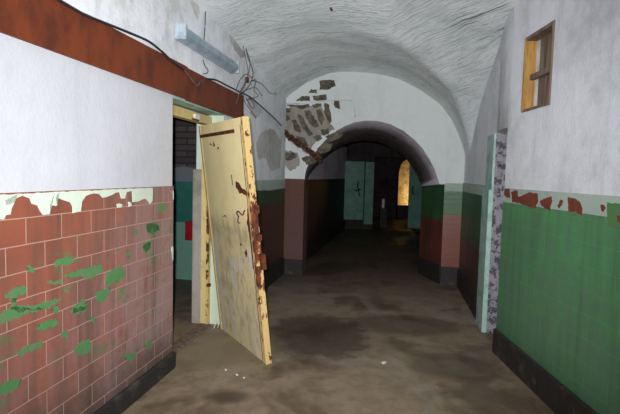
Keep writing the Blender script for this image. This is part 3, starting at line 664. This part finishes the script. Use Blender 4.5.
# steel doors at the passage end
t = thing('steel_door', 'mint green steel door with lever, left of the dark opening beyond the arch', 'door', loc((.93, 13.81, 0)))
bm = bmesh.new(); box(bm, 0, .63, -.08, 0, .30, 2.01); obj('door_panel', bm, M['steelgreen'], t, bevel=.01)
bm = bmesh.new(); box(bm, .66, .92, -.06, .02, .17, 2.0); obj('side_panel', bm, M['steelgreen'], t, bevel=.01)
bm = bmesh.new(); box(bm, .62, .67, -.04, .0, .0, 2.0); obj('hinge_post', bm, M['black'], t)
bm = bmesh.new(); tube(bm, spline([(.46, -.10, 1.42), (.44, -.12, 1.30), (.47, -.13, 1.16), (.50, -.12, 1.0)], 4), .018, 8); tube(bm, [(.34, -.11, 1.18), (.42, -.12, 1.15), (.54, -.12, 1.2)], .018, 8)
obj('lever', bm, M['wire'], t, smooth=True)
bm = bmesh.new(); box(bm, .74, .86, -.09, -.06, .22, .5); obj('lock_plate', bm, M['steelgreen'], t, bevel=.006)
t = thing('steel_door', 'mint green steel door right of the yellow light, partly hidden by the arch', 'door', Matrix.Translation(Vector((2.80, 13.42, 0))))
bm = bmesh.new(); box(bm, 0, .62, -.08, 0, .13, 2.05); obj('door_panel', bm, M['steelgreen'], t, bevel=.01)
bm = bmesh.new(); box(bm, .07, .11, -.12, -.08, 1.1, 1.35); obj('handle', bm, M['wire'], t, bevel=.004)
bm = bmesh.new(); box(bm, .56, .62, -.07, -.01, 0, .13); obj('hinge_post', bm, M['black'], t)
t = thing('white_canister', 'small whitish canister on a dark stand beyond the steel doors', 'canister', loc((2.26, 14.5, 0)))
bm = bmesh.new(); tube(bm, [(0, 0, .62), (0, 0, .66), (0, 0, .86), (0, 0, .9)], .05, 12); obj('body', bm, M['paper'], t, smooth=True)
bm = bmesh.new(); box(bm, -.1, .1, -.1, .1, 0, .62); obj('stand', bm, M['black'], t)

# ---- scraps on the floor
for i, (px, py, s, lb) in enumerate([(384, 363, .022, 'pale scrap of paper alone in the middle of the floor'), (226, 370, .013, 'tiny white crumb on the floor in front of the doorway, nearer the wall'), (237, 375, .011, 'tiny white crumb on the floor in front of the doorway, near the door foot'),
                                     (244, 378, .009, 'tiniest white crumb on the floor, right of the other crumbs')]):
    d_ = ray(px, py); q = EYE+d_*(-1.6/d_.z)
    bm = bmesh.new(); rnd = random.Random(i); pts = [(math.cos(a)*s*rnd.uniform(.6, 1.5), math.sin(a)*s*rnd.uniform(.5, .9)) for a in [k_*math.pi/4 for k_ in range(8)]]
    prism(bm, pts, 0, .004+s*.2)
    tag(obj('paper_scrap', bm, M['paper'], m=loc((q.x, q.y, 0)) @ Matrix.Rotation(.6+i, 4, 'Z')), lb, 'scrap', 'white scraps on the floor')
bm = bmesh.new(); d_ = ray(214, 326); q = EYE+d_*(-1.6/d_.z); q = Vector((-.95, 4.70, 0))
tube(bm, spline([q+Vector((0, 0, .004)), q+Vector((.02, 0, .05)), q+Vector((.05, 0, .06)), q+Vector((.04, 0, .01))], 5), .005, 6)
tag(obj('bent_wire', bm, M['paper'], smooth=True), 'small bent white wire on the floor at the foot of the door frame', 'wire')

# ---------------------------------------------------------------- light: camera flash, warm lamp far away
def point(name, p, e, col, r=.03, kind='POINT'):
    l = bpy.data.lights.new(name, kind); l.energy = e; l.color = col; l.shadow_soft_size = r
    o = bpy.data.objects.new(name, l); C.objects.link(o); o.location = p; return o
fl = point('flash', (-.05, -.02, 1.66), 820, (.965, .985, 1), .02, 'SPOT')
fl.data.spot_size = math.radians(100); fl.data.spot_blend = 1.0
fl.rotation_euler = (math.radians(90-1), 0, math.radians(3))
point('lamp_far', (4.78, 19.2, .7), 110, (1, .8, .5), .05)
w = bpy.data.worlds.new('world'); bpy.context.scene.world = w; w.use_nodes = True
w.node_tree.nodes['Background'].inputs[0].default_value = (.5, .55, .6, 1); w.node_tree.nodes['Background'].inputs[1].default_value = .02

# ---------------------------------------------------------------- camera
cd = bpy.data.cameras.new('camera'); cam = bpy.data.objects.new('camera', cd); C.objects.link(cam)
cd.sensor_width = 36; cd.lens = F/620*36; cd.clip_end = 100
Rt = Vector((1, 0, 0)); U = Vector((0, sp, cp)); Fw = Vector((0, cp, -sp))
r2 = Rt*cr+U*sr; u2 = -Rt*sr+U*cr; b2 = -Fw
cam.matrix_world = Matrix(((r2.x, u2.x, b2.x, 0), (r2.y, u2.y, b2.y, 0), (r2.z, u2.z, b2.z, 1.6), (0, 0, 0, 1)))
S = bpy.context.scene; S.camera = cam
S.view_settings.view_transform = 'Standard'; S.view_settings.look = 'None'; S.view_settings.exposure = 0; S.view_settings.gamma = 1; S.view_settings.use_curve_mapping = False
